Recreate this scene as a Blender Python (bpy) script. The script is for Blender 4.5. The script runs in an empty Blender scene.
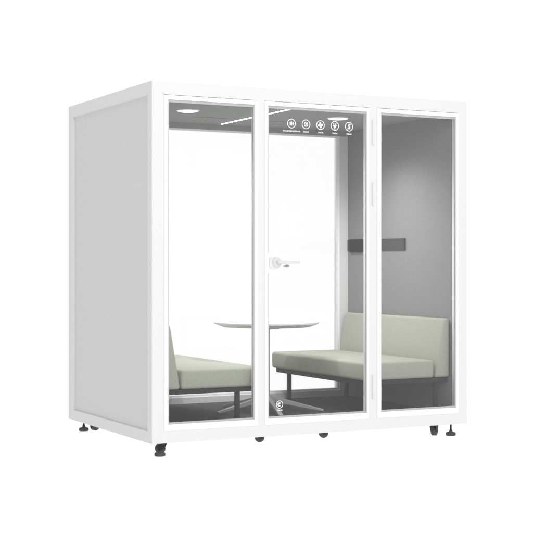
import bpy, bmesh, math
from mathutils import Vector, Matrix

# ------------------------------------------------------------ camera, world, lamps, exposure
SC = bpy.context.scene
COL = SC.collection
cam_d = bpy.data.cameras.new("camera")
cam = bpy.data.objects.new("camera", cam_d)
COL.objects.link(cam)
cam_d.sensor_width = 36.0
cam_d.lens = 36.0 * 1336.62 / 533.0
cam_d.shift_y = (265.05 - 266.5) / 533.0
cam_d.clip_start = 0.1
cam_d.clip_end = 3000.0
cam.location = (-3.1044, -7.4928, 1.1689)
cam.rotation_euler = (math.radians(90), 0, -math.radians(27.4077))
SC.camera = cam

WORLD, DIM_LEFT = 1.10, 0.78
world = bpy.data.worlds.new("World")
SC.world = world
world.use_nodes = True
world.cycles.sampling_method = 'NONE'     # near-uniform white: no importance map needed
bg = world.node_tree.nodes["Background"]
bg.inputs["Color"].default_value = (1, 1, 1, 1)
# even white surround, with dimming added high left to grey the side wall
wn = world.node_tree
_tc = wn.nodes.new("ShaderNodeTexCoord"); _sp = wn.nodes.new("ShaderNodeSeparateXYZ")
_mx = wn.nodes.new("ShaderNodeMapRange"); _mz = wn.nodes.new("ShaderNodeMapRange")
_mx.interpolation_type = _mz.interpolation_type = 'SMOOTHSTEP'
for nd, lo, hi in ((_mx, -0.35, -0.8), (_mz, -0.05, 0.1)):
    nd.inputs["From Min"].default_value = lo; nd.inputs["From Max"].default_value = hi
_mx.inputs["From Min"].default_value = 0.35; _mx.inputs["From Max"].default_value = 0.8
_ng = wn.nodes.new("ShaderNodeMath"); _ng.operation = 'MULTIPLY'; _ng.inputs[1].default_value = -1.0
_mu = wn.nodes.new("ShaderNodeMath"); _mu.operation = 'MULTIPLY'
_st = wn.nodes.new("ShaderNodeMath"); _st.operation = 'MULTIPLY_ADD'
_st.inputs[1].default_value = -DIM_LEFT; _st.inputs[2].default_value = WORLD
wn.links.new(_tc.outputs["Generated"], _sp.inputs[0])
wn.links.new(_sp.outputs["X"], _ng.inputs[0]); wn.links.new(_ng.outputs[0], _mx.inputs["Value"])
wn.links.new(_sp.outputs["Z"], _mz.inputs["Value"])
wn.links.new(_mx.outputs[0], _mu.inputs[0]); wn.links.new(_mz.outputs[0], _mu.inputs[1])
wn.links.new(_mu.outputs[0], _st.inputs[0]); wn.links.new(_st.outputs[0], bg.inputs["Strength"])

ld = bpy.data.lights.new("studio_softbox", 'AREA')
ld.shape = 'RECTANGLE'; ld.size = 4.0; ld.size_y = 3.0
ld.energy = 155.0
key = bpy.data.objects.new("studio_softbox", ld)
COL.objects.link(key)
key.location = (-1.0, -7.0, 4.4)
key.rotation_euler = (Vector((1.2, 0, 1.1)) - Vector(key.location)).to_track_quat('-Z', 'Y').to_euler()

SC.view_settings.view_transform = 'Standard'
SC.view_settings.look = 'None'
SC.view_settings.exposure = 0.0
SC.view_settings.gamma = 1.0
SC.render.engine = 'CYCLES'
SC.cycles.max_bounces = 12
SC.cycles.transparent_max_bounces = 16
SC.cycles.use_denoising = True

# ------------------------------------------------------------ dimensions (metres)
E_DISC, E_LED = 46.0, 7.5         # watts of the booth's own lamps
W, D = 2.3268, 1.5314
ZB, ZT = 0.085, 2.285            # body bottom and top
YI = D - 0.08                    # inner face of the back wall
XI = W - 0.08                    # inner face of the right wall
ZC, ZF = 2.205, 0.155            # ceiling, carpet

# ------------------------------------------------------------ materials
def mat(name, col, rough=0.5, metal=0.0, spec=0.5, mottle=0.0, scale=60.0, bump=0.0, bscale=400.0, fine=0.0):
    m = bpy.data.materials.new(name); m.use_nodes = True
    nt = m.node_tree; p = nt.nodes["Principled BSDF"]
    p.inputs["Base Color"].default_value = (*col, 1)
    p.inputs["Roughness"].default_value = rough
    p.inputs["Metallic"].default_value = metal
    p.inputs["Specular IOR Level"].default_value = spec
    tc = nt.nodes.new("ShaderNodeTexCoord")
    if mottle > 0 or fine > 0:
        n = nt.nodes.new("ShaderNodeTexNoise"); n.inputs["Scale"].default_value = scale
        n.inputs["Detail"].default_value = 4.0
        nt.links.new(tc.outputs["Object"], n.inputs["Vector"])
        n2 = nt.nodes.new("ShaderNodeTexNoise"); n2.inputs["Scale"].default_value = bscale * 0.6
        n2.inputs["Detail"].default_value = 2.0
        nt.links.new(tc.outputs["Object"], n2.inputs["Vector"])
        a = nt.nodes.new("ShaderNodeMapRange")
        a.inputs["From Min"].default_value = 0.3; a.inputs["From Max"].default_value = 0.7
        a.inputs["To Min"].default_value = 1 - mottle; a.inputs["To Max"].default_value = 1 + mottle
        nt.links.new(n.outputs["Fac"], a.inputs["Value"])
        b = nt.nodes.new("ShaderNodeMapRange")
        b.inputs["From Min"].default_value = 0.3; b.inputs["From Max"].default_value = 0.7
        b.inputs["To Min"].default_value = 1 - fine; b.inputs["To Max"].default_value = 1 + fine
        nt.links.new(n2.outputs["Fac"], b.inputs["Value"])
        mm = nt.nodes.new("ShaderNodeMath"); mm.operation = 'MULTIPLY'
        nt.links.new(a.outputs[0], mm.inputs[0]); nt.links.new(b.outputs[0], mm.inputs[1])
        v = nt.nodes.new("ShaderNodeVectorMath"); v.operation = 'SCALE'
        v.inputs[0].default_value = col
        nt.links.new(mm.outputs[0], v.inputs["Scale"])
        nt.links.new(v.outputs[0], p.inputs["Base Color"])
    if bump > 0:
        n = nt.nodes.new("ShaderNodeTexNoise"); n.inputs["Scale"].default_value = bscale
        n.inputs["Detail"].default_value = 3.0
        nt.links.new(tc.outputs["Object"], n.inputs["Vector"])
        bn = nt.nodes.new("ShaderNodeBump"); bn.inputs["Strength"].default_value = bump
        bn.inputs["Distance"].default_value = 0.002
        nt.links.new(n.outputs["Fac"], bn.inputs["Height"])
        nt.links.new(bn.outputs[0], p.inputs["Normal"])
    return m

def emit(name, col, s):
    m = bpy.data.materials.new(name); m.use_nodes = True
    p = m.node_tree.nodes["Principled BSDF"]
    p.inputs["Base Color"].default_value = (0.8, 0.8, 0.8, 1)
    p.inputs["Emission Color"].default_value = (*col, 1)
    p.inputs["Emission Strength"].default_value = s
    return m

def glass(name, tint):
    m = bpy.data.materials.new(name); m.use_nodes = True
    nt = m.node_tree; nt.nodes.clear()
    out = nt.nodes.new("ShaderNodeOutputMaterial"); mix = nt.nodes.new("ShaderNodeMixShader")
    tr = nt.nodes.new("ShaderNodeBsdfTransparent"); gl = nt.nodes.new("ShaderNodeBsdfGlossy")
    fr = nt.nodes.new("ShaderNodeFresnel"); fr.inputs["IOR"].default_value = 1.40
    tr.inputs["Color"].default_value = (*tint, 1); gl.inputs["Roughness"].default_value = 0.0
    gl.inputs["Color"].default_value = (1, 1, 1, 1)
    nt.links.new(fr.outputs[0], mix.inputs[0]); nt.links.new(tr.outputs[0], mix.inputs[1])
    nt.links.new(gl.outputs[0], mix.inputs[2]); nt.links.new(mix.outputs[0], out.inputs[0])
    return m

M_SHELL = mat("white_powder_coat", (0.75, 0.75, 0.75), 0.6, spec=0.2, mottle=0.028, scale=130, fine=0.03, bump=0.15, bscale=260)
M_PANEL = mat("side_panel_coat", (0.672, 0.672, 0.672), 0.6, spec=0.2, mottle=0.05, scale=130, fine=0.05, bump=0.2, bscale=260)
M_BEAD = mat("gloss_white_frame", (0.90, 0.90, 0.90), 0.35)
M_GASKET = mat("grey_glazing_strip", (0.50, 0.50, 0.495), 0.6, spec=0.2)
M_GLASS = glass("clear_glass", (0.996, 0.998, 0.997))
M_GLASS_TINT = glass("faintly_tinted_glass", (0.968, 0.970, 0.970))
M_CEIL = mat("ceiling_felt", (0.34, 0.35, 0.345), 0.9, spec=0.1, mottle=0.05, fine=0.06, scale=25, bump=0.2)
M_FELT = mat("grey_acoustic_felt", (0.278, 0.278, 0.278), 0.9, spec=0.1, mottle=0.07, fine=0.08, scale=140, bump=0.3)
M_INNER = mat("pale_inner_frame", (0.62, 0.62, 0.62), 0.6, spec=0.2)
M_CARPET = mat("charcoal_carpet", (0.085, 0.085, 0.087), 0.95, spec=0.05, mottle=0.25, fine=0.35, scale=110, bump=0.6, bscale=500)
M_FABRIC = mat("sage_wool", (0.415, 0.43, 0.365), 0.9, spec=0.1, mottle=0.055, fine=0.09, scale=120, bump=0.5, bscale=420)
M_DARK = mat("dark_grey_metal", (0.022, 0.022, 0.024), 0.6, spec=0.25)
M_RUBBER = mat("dark_grey_rubber", (0.055, 0.055, 0.058), 0.55)
M_BLACK = mat("black_plastic", (0.015, 0.015, 0.015), 0.5)
M_TABLE = mat("white_laminate", (0.82, 0.82, 0.81), 0.45)
M_TEDGE = mat("pale_grey_edge", (0.42, 0.42, 0.41), 0.5)
M_TLEG = mat("light_grey_metal", (0.40, 0.40, 0.39), 0.4)
M_HANDLE = mat("satin_white_metal", (0.70, 0.70, 0.70), 0.3)
M_SOCK_D = mat("dark_socket_plastic", (0.018, 0.018, 0.018), 0.7, spec=0.2)
M_SOCK_L = mat("grey_socket_plastic", (0.07, 0.07, 0.07), 0.7, spec=0.2)
M_VINYL = mat("white_vinyl", (0.95, 0.95, 0.95), 0.6)
M_SLOT = mat("dark_vent_slot", (0.20, 0.20, 0.20), 0.8)
M_LED = emit("led_diffuser", (1, 1, 1), 4.0)
M_DISC = emit("downlight_diffuser", (0.96, 0.98, 1), 3.0)
M_TRIM = mat("downlight_trim", (0.7, 0.7, 0.7), 0.4)

# ------------------------------------------------------------ helpers
def box(bm, x0, x1, y0, y1, z0, z1, bev=0.0, seg=2):
    vs = [bm.verts.new((x, y, z)) for x in (x0, x1) for y in (y0, y1) for z in (z0, z1)]
    f = [(0, 1, 3, 2), (4, 6, 7, 5), (0, 4, 5, 1), (2, 3, 7, 6), (0, 2, 6, 4), (1, 5, 7, 3)]
    fs = [bm.faces.new([vs[i] for i in q]) for q in f]
    if bev > 0:
        es = list({e for q in fs for e in q.edges})
        bmesh.ops.bevel(bm, geom=es, offset=bev, segments=seg, profile=0.5, affect='EDGES')

def extrude_poly(bm, pts, axis, a, b, bev=0.0, seg=3):
    """closed outline pts (2D) swept along axis 'x','y','z' from a to b"""
    def P(p, t):
        return {'x': (t, p[0], p[1]), 'y': (p[0], t, p[1]), 'z': (p[0], p[1], t)}[axis]
    A = [bm.verts.new(P(p, a)) for p in pts]; B = [bm.verts.new(P(p, b)) for p in pts]
    n = len(pts)
    fs = [bm.faces.new(A[::-1]), bm.faces.new(B)]
    for i in range(n):
        fs.append(bm.faces.new((A[i], A[(i + 1) % n], B[(i + 1) % n], B[i])))
    if bev > 0:
        es = list({e for q in fs for e in q.edges})
        bmesh.ops.bevel(bm, geom=es, offset=bev, segments=seg, profile=0.5, affect='EDGES')

def lathe(bm, prof, c=(0, 0, 0), axis='z', n=48):
    """prof: list of (radius, height)"""
    rings = []
    for r, h in prof:
        ring = []
        for i in range(n):
            t = 2 * math.pi * i / n
            u, v = r * math.cos(t), r * math.sin(t)
            p = {'z': (u, v, h), 'y': (u, h, v), 'x': (h, u, v)}[axis]
            ring.append(bm.verts.new((c[0] + p[0], c[1] + p[1], c[2] + p[2])))
        rings.append(ring)
    for a, b in zip(rings, rings[1:]):
        for i in range(n):
            bm.faces.new((a[i], a[(i + 1) % n], b[(i + 1) % n], b[i]))
    bm.faces.new(rings[0][::-1]); bm.faces.new(rings[-1])

def obj(name, bm, m, parent=None, smooth=None):
    bmesh.ops.recalc_face_normals(bm, faces=bm.faces[:])
    me = bpy.data.meshes.new(name); bm.to_mesh(me); bm.free()
    me.materials.append(m)
    o = bpy.data.objects.new(name, me); COL.objects.link(o)
    if smooth:
        for p in me.polygons: p.use_smooth = True
        me.set_sharp_from_angle(angle=math.radians(smooth))
    if parent:
        o.parent = parent
        o.matrix_parent_inverse = Matrix.Identity(4)
        if any(parent.matrix_basis.translation) and parent.type == 'EMPTY':
            me.transform(Matrix.Translation(-parent.location))
    return o

def boxes(name, lst, m, parent, bev=0.0, smooth=None):
    bm = bmesh.new()
    for b in lst: box(bm, *b, bev=bev)
    return obj(name, bm, m, parent, smooth)

def thing(name, label, cat, loc=(0, 0, 0), group=None):
    o = bpy.data.objects.new(name, None); COL.objects.link(o)
    o.location = loc; o.empty_display_size = 0.1
    o["label"] = label; o["category"] = cat
    if group: o["group"] = group
    return o

def ring_frame(x0, x1, z0, z1, w, wz0, wz1, y0, y1):
    """four butted bars: outer rect x0..x1, z0..z1"""
    return [(x0, x1, y0, y1, z1 - wz1, z1), (x0, x1, y0, y1, z0, z0 + wz0),
            (x0, x0 + w, y0, y1, z0 + wz0, z1 - wz1), (x1 - w, x1, y0, y1, z0 + wz0, z1 - wz1)]

# ------------------------------------------------------------ added white floor sheet, lit through from below so that no shadow shows
m = bpy.data.materials.new("shadowless_sheet"); m.use_nodes = True
nt = m.node_tree; nt.nodes.clear()
o_ = nt.nodes.new("ShaderNodeOutputMaterial"); t_ = nt.nodes.new("ShaderNodeBsdfTranslucent")
t_.inputs["Color"].default_value = (1, 1, 1, 1)
nt.links.new(t_.outputs[0], o_.inputs[0])
bm = bmesh.new()
bm.faces.new([bm.verts.new(p) for p in ((-900, -900, 0), (900, -900, 0), (900, 900, 0), (-900, 900, 0))])
floor = obj("floor", bm, m); floor["kind"] = "structure"

# ------------------------------------------------------------ the booth
booth = thing("meeting_booth", "white freestanding glass-fronted meeting booth standing on dark casters and levelling feet",
              "office booth", (0, 0, 0))

DG = 0.05          # depth of the front wall
FX0, FX1 = [0.080, 0.767, 1.602], [0.717, 1.535, 2.252]
FZ0, FZ1 = 0.160, 2.203
GX0, GX1 = [0.106, 0.791, 1.631], [0.697, 1.525, 2.236]
GZ0, GZ1 = 0.198, 2.177
g = 0.0003
# front frame : rails and posts
L = [(0, W, 0, DG, FZ1 + 0.003, ZT), (0, W, 0, DG, ZB, FZ0 - g)]
xs = [0] + [v for a, b in zip(FX0, FX1) for v in (a - g, b + g)] + [W]
for a, b in zip(xs[0::2], xs[1::2]):
    L.append((a, b, 0, DG, FZ0 - g, FZ1 + 0.003))
boxes("front_frame", L, M_SHELL, booth)
# stop behind the gaps, so that they read as dark joints
# back frame with one wide opening
BX0, BX1, BZ0, BZ1 = 0.151, 2.176, 0.200, 2.166
L = [(0, W, YI, D, BZ1, ZT), (0, W, YI, D, ZB, BZ0), (0, BX0, YI, D, BZ0, BZ1), (BX1, W, YI, D, BZ0, BZ1)]
boxes("back_frame", L, M_SHELL, booth)

# side walls : outer stiles and rails, a recessed panel, a felt lining
for side in (0, 1):
    def X(a, b): return (a, b) if side == 0 else (W - b, W - a)
    L = [(*X(0, .013), DG, YI, FZ1 + .002, ZT), (*X(0, .013), DG, YI, ZB, .155),
         (*X(0, .013), DG, .069, .155, FZ1 + .002), (*X(0, .013), 1.437, YI, .155, FZ1 + .002)]
    wall = boxes("side_wall", L, M_SHELL, booth)
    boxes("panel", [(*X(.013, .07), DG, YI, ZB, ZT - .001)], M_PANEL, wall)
    boxes("acoustic_lining", [(*X(.07, .08), DG, YI, ZF, ZC)], M_FELT, wall)
boxes("roof", [(.07, W - .07, DG, YI, ZC + .02, ZT - .002)], M_SHELL, booth)
boxes("ceiling_panel", [(.07, W - .07, DG, YI, ZC, ZC + .02)], M_CEIL, booth)
boxes("base_deck", [(.07, W - .07, DG, YI, ZB, .14)], M_SHELL, booth)
boxes("carpet", [(.07, W - .07, DG, YI, .14, ZF)], M_CARPET, booth)
boxes("header_lining", [(.08, XI, YI - .003, YI, BZ1 + .001, ZC)], M_CEIL, booth)

# glazed units in the front wall
def unit(name, i):
    w = GX0[i] - FX0[i]
    L = ring_frame(FX0[i], FX1[i], FZ0, FZ1, w, GZ0 - FZ0, FZ1 - GZ1, -0.004, 0.044)
    L[3] = (GX1[i], FX1[i], L[3][2], L[3][3], L[3][4], L[3][5])
    f = boxes(name, L, M_BEAD, booth)
    G = ring_frame(GX0[i], GX1[i], GZ0, GZ1, .010, .012, .016, .0068, .0152)
    G[3] = (GX1[i] - .006, *G[3][1:])
    boxes("gasket", G, M_GASKET, f)
    boxes("glass", [(GX0[i] + .010, GX1[i] - .006, .008, .014, GZ0 + .012, GZ1 - .016)], M_GLASS, f)
    return f
unit("fixed_window", 0)
door = unit("door", 1)
unit("fixed_window", 2)
# the back window
bw = boxes("back_window", ring_frame(BX0, BX1, BZ0, BZ1, .016, .016, .010, YI + .012, D - .02), M_BEAD, booth)
boxes("glass", [(BX0 + .016, BX1 - .016, YI + .03, YI + .036, BZ0 + .016, BZ1 - .010)], M_GLASS_TINT, bw)

# hinges
for za, zb in ((1.96, 2.125), (1.56, 1.71), (.29, .445)):
    bm = bmesh.new()
    lathe(bm, [(.007, za), (.008, za + .002), (.008, zb - .002), (.007, zb)], (1.571, -.004, 0), n=20)
    zm = (za + zb) / 2
    obj("hinge", bm, M_SHELL, booth, 40)

# door furniture
def rrect(x0, x1, z0, z1, rs, n=10):
    """rounded rectangle outline, rs = radii (bl, br, tr, tl)"""
    c = [(x0, z0, 180), (x1, z0, 270), (x1, z1, 0), (x0, z1, 90)]
    out = []
    for (x, z, a0), r in zip(c, rs):
        if r <= 0: out.append((x, z)); continue
        cx = x + r if x == x0 else x - r; cz = z + r if z == z0 else z - r
        for k in range(n + 1):
            a = math.radians(a0 + 90 * k / n); out.append((cx + r * math.cos(a), cz + r * math.sin(a)))
    return out
bm = bmesh.new()
extrude_poly(bm, rrect(.780, .884, 1.118, 1.246, (0, .045, .02, 0)), 'y', -.0075, .0075)
obj("latch_plate", bm, M_BEAD, door)
bm = bmesh.new()
extrude_poly(bm, rrect(.795, .866, 1.147, 1.222, (.016,) * 4), 'y', -.016, -.0075, bev=.002)
obj("rosette", bm, M_SHELL, door, 40)
bm = bmesh.new()
lathe(bm, [(.030, -.016), (.030, -.024), (.027, -.027), (.014, -.028), (.012, -.03), (.011, -.052)], (.845, 0, 1.186), 'y', 40)
lathe(bm, [(.0085, .835), (.0095, .838), (.0085, .90), (.0075, .975), (.0075, .990), (.004, .993)], (0, -.050, 1.186), 'x', 24)
obj("lever_handle", bm, M_HANDLE, door, 40)
bm = bmesh.new()
lathe(bm, [(.0075, .008), (.0075, -.022), (.006, -.024)], (.925, 0, 1.164), 'y', 24)
box(bm, .898, .925, -.012, -.009, 1.160, 1.166)
obj("key_cylinder", bm, M_TLEG, door, 40)

# icons on the door glass
YV = 0.0072
def disc_ring(bm, cx, cz, r0, r1, n=40, a0=0, a1=360):
    k0 = None; full = abs(a1 - a0) >= 360
    pts = []
    for i in range(n + (0 if full else 1)):
        a = math.radians(a0 + (a1 - a0) * i / n)
        pts.append(((cx + r0 * math.cos(a), cz + r0 * math.sin(a)), (cx + r1 * math.cos(a), cz + r1 * math.sin(a))))
    m_ = len(pts); fr = [[bm.verts.new((p[0], YV - .0006, p[1])) for p in q] for q in pts]
    bk = [[bm.verts.new((p[0], YV + .0006, p[1])) for p in q] for q in pts]
    for i in range(m_ if full else m_ - 1):
        j = (i + 1) % m_
        bm.faces.new((fr[i][0], fr[j][0], fr[j][1], fr[i][1])); bm.faces.new((bk[i][0], bk[i][1], bk[j][1], bk[j][0]))
        bm.faces.new((fr[i][1], fr[j][1], bk[j][1], bk[i][1])); bm.faces.new((fr[i][0], bk[i][0], bk[j][0], fr[j][0]))
def blob(bm, pts):
    extrude_poly(bm, pts, 'y', YV - .0006, YV + .0006)
def circ(cx, cz, r, n=20, sx=1.0, sz=1.0):
    return [(cx + sx * r * math.cos(2 * math.pi * i / n), cz + sz * r * math.sin(2 * math.pi * i / n)) for i in range(n)]
def rot(pts, cx, cz, a):
    a = math.radians(a)
    return [(cx + (x - cx) * math.cos(a) - (z - cz) * math.sin(a), cz + (x - cx) * math.sin(a) + (z - cz) * math.cos(a)) for x, z in pts]
def rect(x0, x1, z0, z1): return [(x0, z0), (x1, z0), (x1, z1), (x0, z1)]
def caption(bm, cx, cz, n, w, h=.010):
    """rows of tiny glyph strokes, as small as the photograph's captions"""
    p = w / n; x = cx - w / 2
    for k in range(n):
        a = x + k * p + p * .08; b = x + (k + 1) * p - p * .08; q = (k * 7 + 3) % 4
        blob(bm, rect(a, b, cz - h * .62, cz - h * .48))
        blob(bm, rect(a, b, cz + h * .32, cz + h * .5)) if q != 1 else blob(bm, rect(a, b, cz - h * .1, cz + h * .1))
        blob(bm, rect((a + b) / 2 - p * .1, (a + b) / 2 + p * .1, cz - h * .45, cz + h * .32 if q != 1 else cz - h * .1))
        if q in (0, 2): blob(bm, rect(a, a + p * .18, cz - h * .5, cz + h * .2)); blob(bm, rect(b - p * .18, b, cz - h * .5, cz + h * .2))
        if q in (1, 3): blob(bm, rect(a, b, cz + h * .55, cz + h * .68)); blob(bm, rect(a, b, cz - h * .25, cz - h * .14))
IX = (.964, 1.070, 1.177, 1.284, 1.391); IZ = 2.072; R = .0305
for k, cx in enumerate(IX):
    bm = bmesh.new()
    disc_ring(bm, cx, IZ, R - .0042, R)
    cz = IZ
    if k == 0:      # diamond of sound with a wave each side
        blob(bm, [(cx - .010, cz), (cx, cz - .017), (cx + .006, cz), (cx, cz + .017)])
        disc_ring(bm, cx, cz, .0105, .0135, 12, 0 - 55, 55); disc_ring(bm, cx, cz, .0155, .0180, 12, -40, 40)
        disc_ring(bm, cx, cz, .0150, .0180, 12, 145, 215)
    elif k == 1:    # lamp bulb with a curved base
        disc_ring(bm, cx, cz + .004, .0085, .0120, 24, -30, 210)
        blob(bm, rect(cx - .004, cx + .004, cz - .003, cz + .006))
        disc_ring(bm, cx, cz + .002, .0115, .0165, 16, 205, 335)
    elif k == 2:    # four-bladed fan
        for a in (0, 90, 180, 270):
            blob(bm, rot(circ(cx, cz + .0115, .0082, 16, .85, 1.0), cx, cz, a + 10))
        blob(bm, circ(cx, cz, .006, 12))
    elif k == 3:    # plug
        blob(bm, [(cx - .012, cz + .003), (cx - .009, cz - .008), (cx - .004, cz - .011), (cx + .004, cz - .011), (cx + .009, cz - .008), (cx + .012, cz + .003)])
        blob(bm, rect(cx - .0105, cx - .005, cz + .003, cz + .017)); blob(bm, rect(cx + .005, cx + .0105, cz + .003, cz + .017))
        blob(bm, rect(cx - .003, cx + .003, cz - .024, cz - .011))
    else:           # seated person by a wall
        blob(bm, circ(cx + .001, cz + .014, .0055, 16))
        blob(bm, [(cx - .006, cz + .008), (cx + .009, cz + .008), (cx + .010, cz - .016), (cx - .014, cz - .016), (cx - .012, cz - .009), (cx - .006, cz - .004)])
        blob(bm, rot(rect(cx - .0015, cx + .0015, cz - .024, cz + .024), cx, cz, -40))
    caption(bm, cx, IZ - .048, 12 if k == 0 else 4, .128 if k == 0 else .040, .0072)
    obj("icon", bm, M_VINYL, door)
bm = bmesh.new()
cx, cz = .878, .283
disc_ring(bm, cx, cz, .0212, .0250)
disc_ring(bm, cx - .003, cz, .0035, .0120, 24, 28, 332)
blob(bm, rect(cx + .001, cx + .009, cz + .0062, cz + .0115)); blob(bm, rect(cx + .001, cx + .009, cz - .0115, cz - .0062))
caption(bm, cx, cz - .036, 4, .040, .0075)
obj("emblem", bm, M_VINYL, door)

# ceiling fittings
lamp = boxes("linear_lamp", [(1.086, 1.106, .14, 1.32, ZC - .006, ZC)], M_TRIM, booth)
boxes("diffuser", [(1.0885, 1.1035, .143, 1.317, ZC - .010, ZC - .006)], M_LED, lamp)
d = bpy.data.lights.new("linear_lamp_beam", 'AREA'); d.shape = 'RECTANGLE'; d.size = .015; d.size_y = 1.17
d.energy = E_LED; d.spread = math.radians(130)
b = bpy.data.objects.new("linear_lamp_beam", d); COL.objects.link(b); b.parent = lamp; b.location = (1.096, .73, ZC - .0115)
for cx, cy in ((.541, .678), (1.672, .625)):
    bm = bmesh.new(); lathe(bm, [(.080, ZC), (.080, ZC - .004), (.073, ZC - .007)], (cx, cy, 0))
    dl = obj("downlight", bm, M_TRIM, booth, 40)
    bm = bmesh.new(); lathe(bm, [(.068, ZC - .007), (.066, ZC - .010)], (cx, cy, 0))
    obj("diffuser", bm, M_DISC, dl, 40)
    # the downlight's own beam
    d = bpy.data.lights.new("downlight_beam", 'SPOT'); d.shadow_soft_size = .06
    d.energy = E_DISC; d.spot_size = math.radians(150); d.spot_blend = 1.0
    b = bpy.data.objects.new("downlight_beam", d); COL.objects.link(b); b.parent = dl; b.location = (cx, cy, ZC - .075)
for x0 in (.745, .835, .925, 1.34, 1.43, 1.52):
    boxes("vent_slot", [(x0, x0 + .07, 1.020, 1.035, ZC - .002, ZC)], M_SLOT, booth)

# power strip on the right wall
st = boxes("socket_strip", [(XI - .008, XI, .635, 1.445, 1.277, 1.363)], M_SOCK_L, booth, bev=.002)
cv = boxes("socket_cover", [(XI - .016, XI - .008, 1.06, 1.405, 1.268, 1.366)], M_SOCK_D, st, bev=.002)
boxes("end_cap", [(XI - .010, XI - .008, .636, .648, 1.279, 1.361)], M_SOCK_D, st)
bm = bmesh.new()
for yy in (1.315, 1.295):
    lathe(bm, [(.004, XI - .0172), (.004, XI - .015)], (0, yy, 1.318), 'x', 12)
obj("socket", bm, M_BLACK, st)

# casters and levelling feet under the booth
def foot(x, y):
    bm = bmesh.new()
    lathe(bm, [(.031, .001), (.034, .005), (.034, .018), (.030, .023), (.014, .027), (.011, .034)], (x, y, 0), n=32)
    f = obj("levelling_foot", bm, M_RUBBER, booth, 40)
    bm = bmesh.new(); lathe(bm, [(.0065, .034), (.0065, ZB)], (x, y, 0), n=16)
    lathe(bm, [(.010, .036), (.010, .044)], (x, y, 0), n=6)
    obj("stem", bm, M_DARK, f, 40)
def caster(x, y, ang):
    e = Matrix.Translation((x, y, 0)) @ Matrix.Rotation(math.radians(ang), 4, 'Z')
    bm = bmesh.new()
    # fork : top plate, two tapered cheeks, brake tab
    box(bm, -.028, .030, -.026, .026, ZB - .006, ZB - .0005)
    for s in (-1, 1):
        extrude_poly(bm, [(-.026, ZB - .006), (.030, ZB - .006), (.016, .034), (.002, .026), (-.012, .032)], 'y', s * .021 - .002, s * .021 + .002)
    extrude_poly(bm, [(.020, ZB - .008), (.040, ZB - .008), (.030, .048), (.022, .042)], 'y', -.014, .014)
    bmesh.ops.transform(bm, matrix=e, verts=bm.verts)
    c = obj("caster", bm, M_BLACK, booth)
    bm = bmesh.new()
    lathe(bm, [(.026, -.018), (.0325, -.014), (.0325, -.003), (.028, -.0015), (.028, .0015), (.0325, .003), (.0325, .014), (.026, .018)], (-.004, 0, .035), 'y', 36)
    bmesh.ops.transform(bm, matrix=e, verts=bm.verts)
    obj("wheel", bm, M_RUBBER, c, 40)
for x, y in ((.077, .058), (2.235, .060), (.088, 1.46), (2.235, 1.46)): foot(x, y)
for x, y, a in ((.122, .150, -20), (2.125, .10, 215), (.160, 1.44, 200), (2.13, 1.44, 10), (.915, .35, -25), (1.40, .35, -25)): caster(x, y, a)

# ------------------------------------------------------------ sofas
def sofa(name, label, mirror):
    def X(x): return W - x + .018 if mirror else x
    base = thing(name, label, "sofa", (X(1.9), .74, ZF), "facing sage green sofas in the booth")
    def B(nm, l, mt, par, bev=0, seg=2, smooth=None):
        bm = bmesh.new()
        for b in l:
            x0, x1 = sorted((X(b[0]), X(b[1]))); box(bm, x0, x1, *b[2:], bev=bev, seg=seg)
        return obj(nm, bm, mt, par, smooth)
    fr = B("rail_frame", [(1.575, 2.238, .105, 1.375, .366, .398)], M_DARK, base, .003)
    for lx in ((1.70, 2.222) if mirror else (1.665, 2.165)):
        for ly in (.145, 1.335):
            B("leg", [(lx - .014, lx + .014, ly - .014, ly + .014, ZF, .366)], M_DARK, base, .002)
    # seat: subdivided rounded cushion
    bm = bmesh.new()
    x0, x1 = sorted((X(1.548), X(2.114)))
    box(bm, x0, x1, .080, 1.402, .399, .520, bev=.020, seg=4)
    obj("seat", bm, M_FABRIC, base, 60)
    bm = bmesh.new()
    prof = [(X(2.119), .400), (X(2.241), .400), (X(2.241), .803), (X(2.188), .803)]
    extrude_poly(bm, prof, 'y', .078, 1.404, bev=.018, seg=4)
    obj("backrest", bm, M_FABRIC, base, 60)
    return base
sofa("bench_sofa", "sage green two-seat sofa on the right, its back against the grey felt wall", False)
sofa("bench_sofa", "sage green sofa on the left, seen end-on behind the left window", True)

# ------------------------------------------------------------ table
TC = (1.18, .77)
tb = thing("round_table", "round white low table on grey splayed legs, between the two sofas", "table", (TC[0], TC[1], ZF))
bm = bmesh.new()
lathe(bm, [(.305, .740), (.358, .760), (.364, .7625), (.365, .765), (.365, .7735), (.3625, .7755)], (*TC, 0), n=96)
top = obj("tabletop", bm, M_TABLE, tb, 30)
bm = bmesh.new()
lathe(bm, [(.024, .245), (.022, .26), (.022, .72), (.09, .725), (.09, .742)], (*TC, 0), n=32)
obj("column", bm, M_TLEG, tb, 40)
for a in (186, 257, 324, 38, 112):
    bm = bmesh.new()
    prof = [(.0, .222), (.0, .262), (.03, .262), (.40, .170), (.40, .157), (.03, .225)]
    extrude_poly(bm, prof, 'y', -.015, .015, bev=.002, seg=1)
    bmesh.ops.transform(bm, matrix=Matrix.Translation((*TC, 0)) @ Matrix.Rotation(math.radians(a), 4, 'Z'), verts=bm.verts)
    obj("leg", bm, M_TLEG, tb)
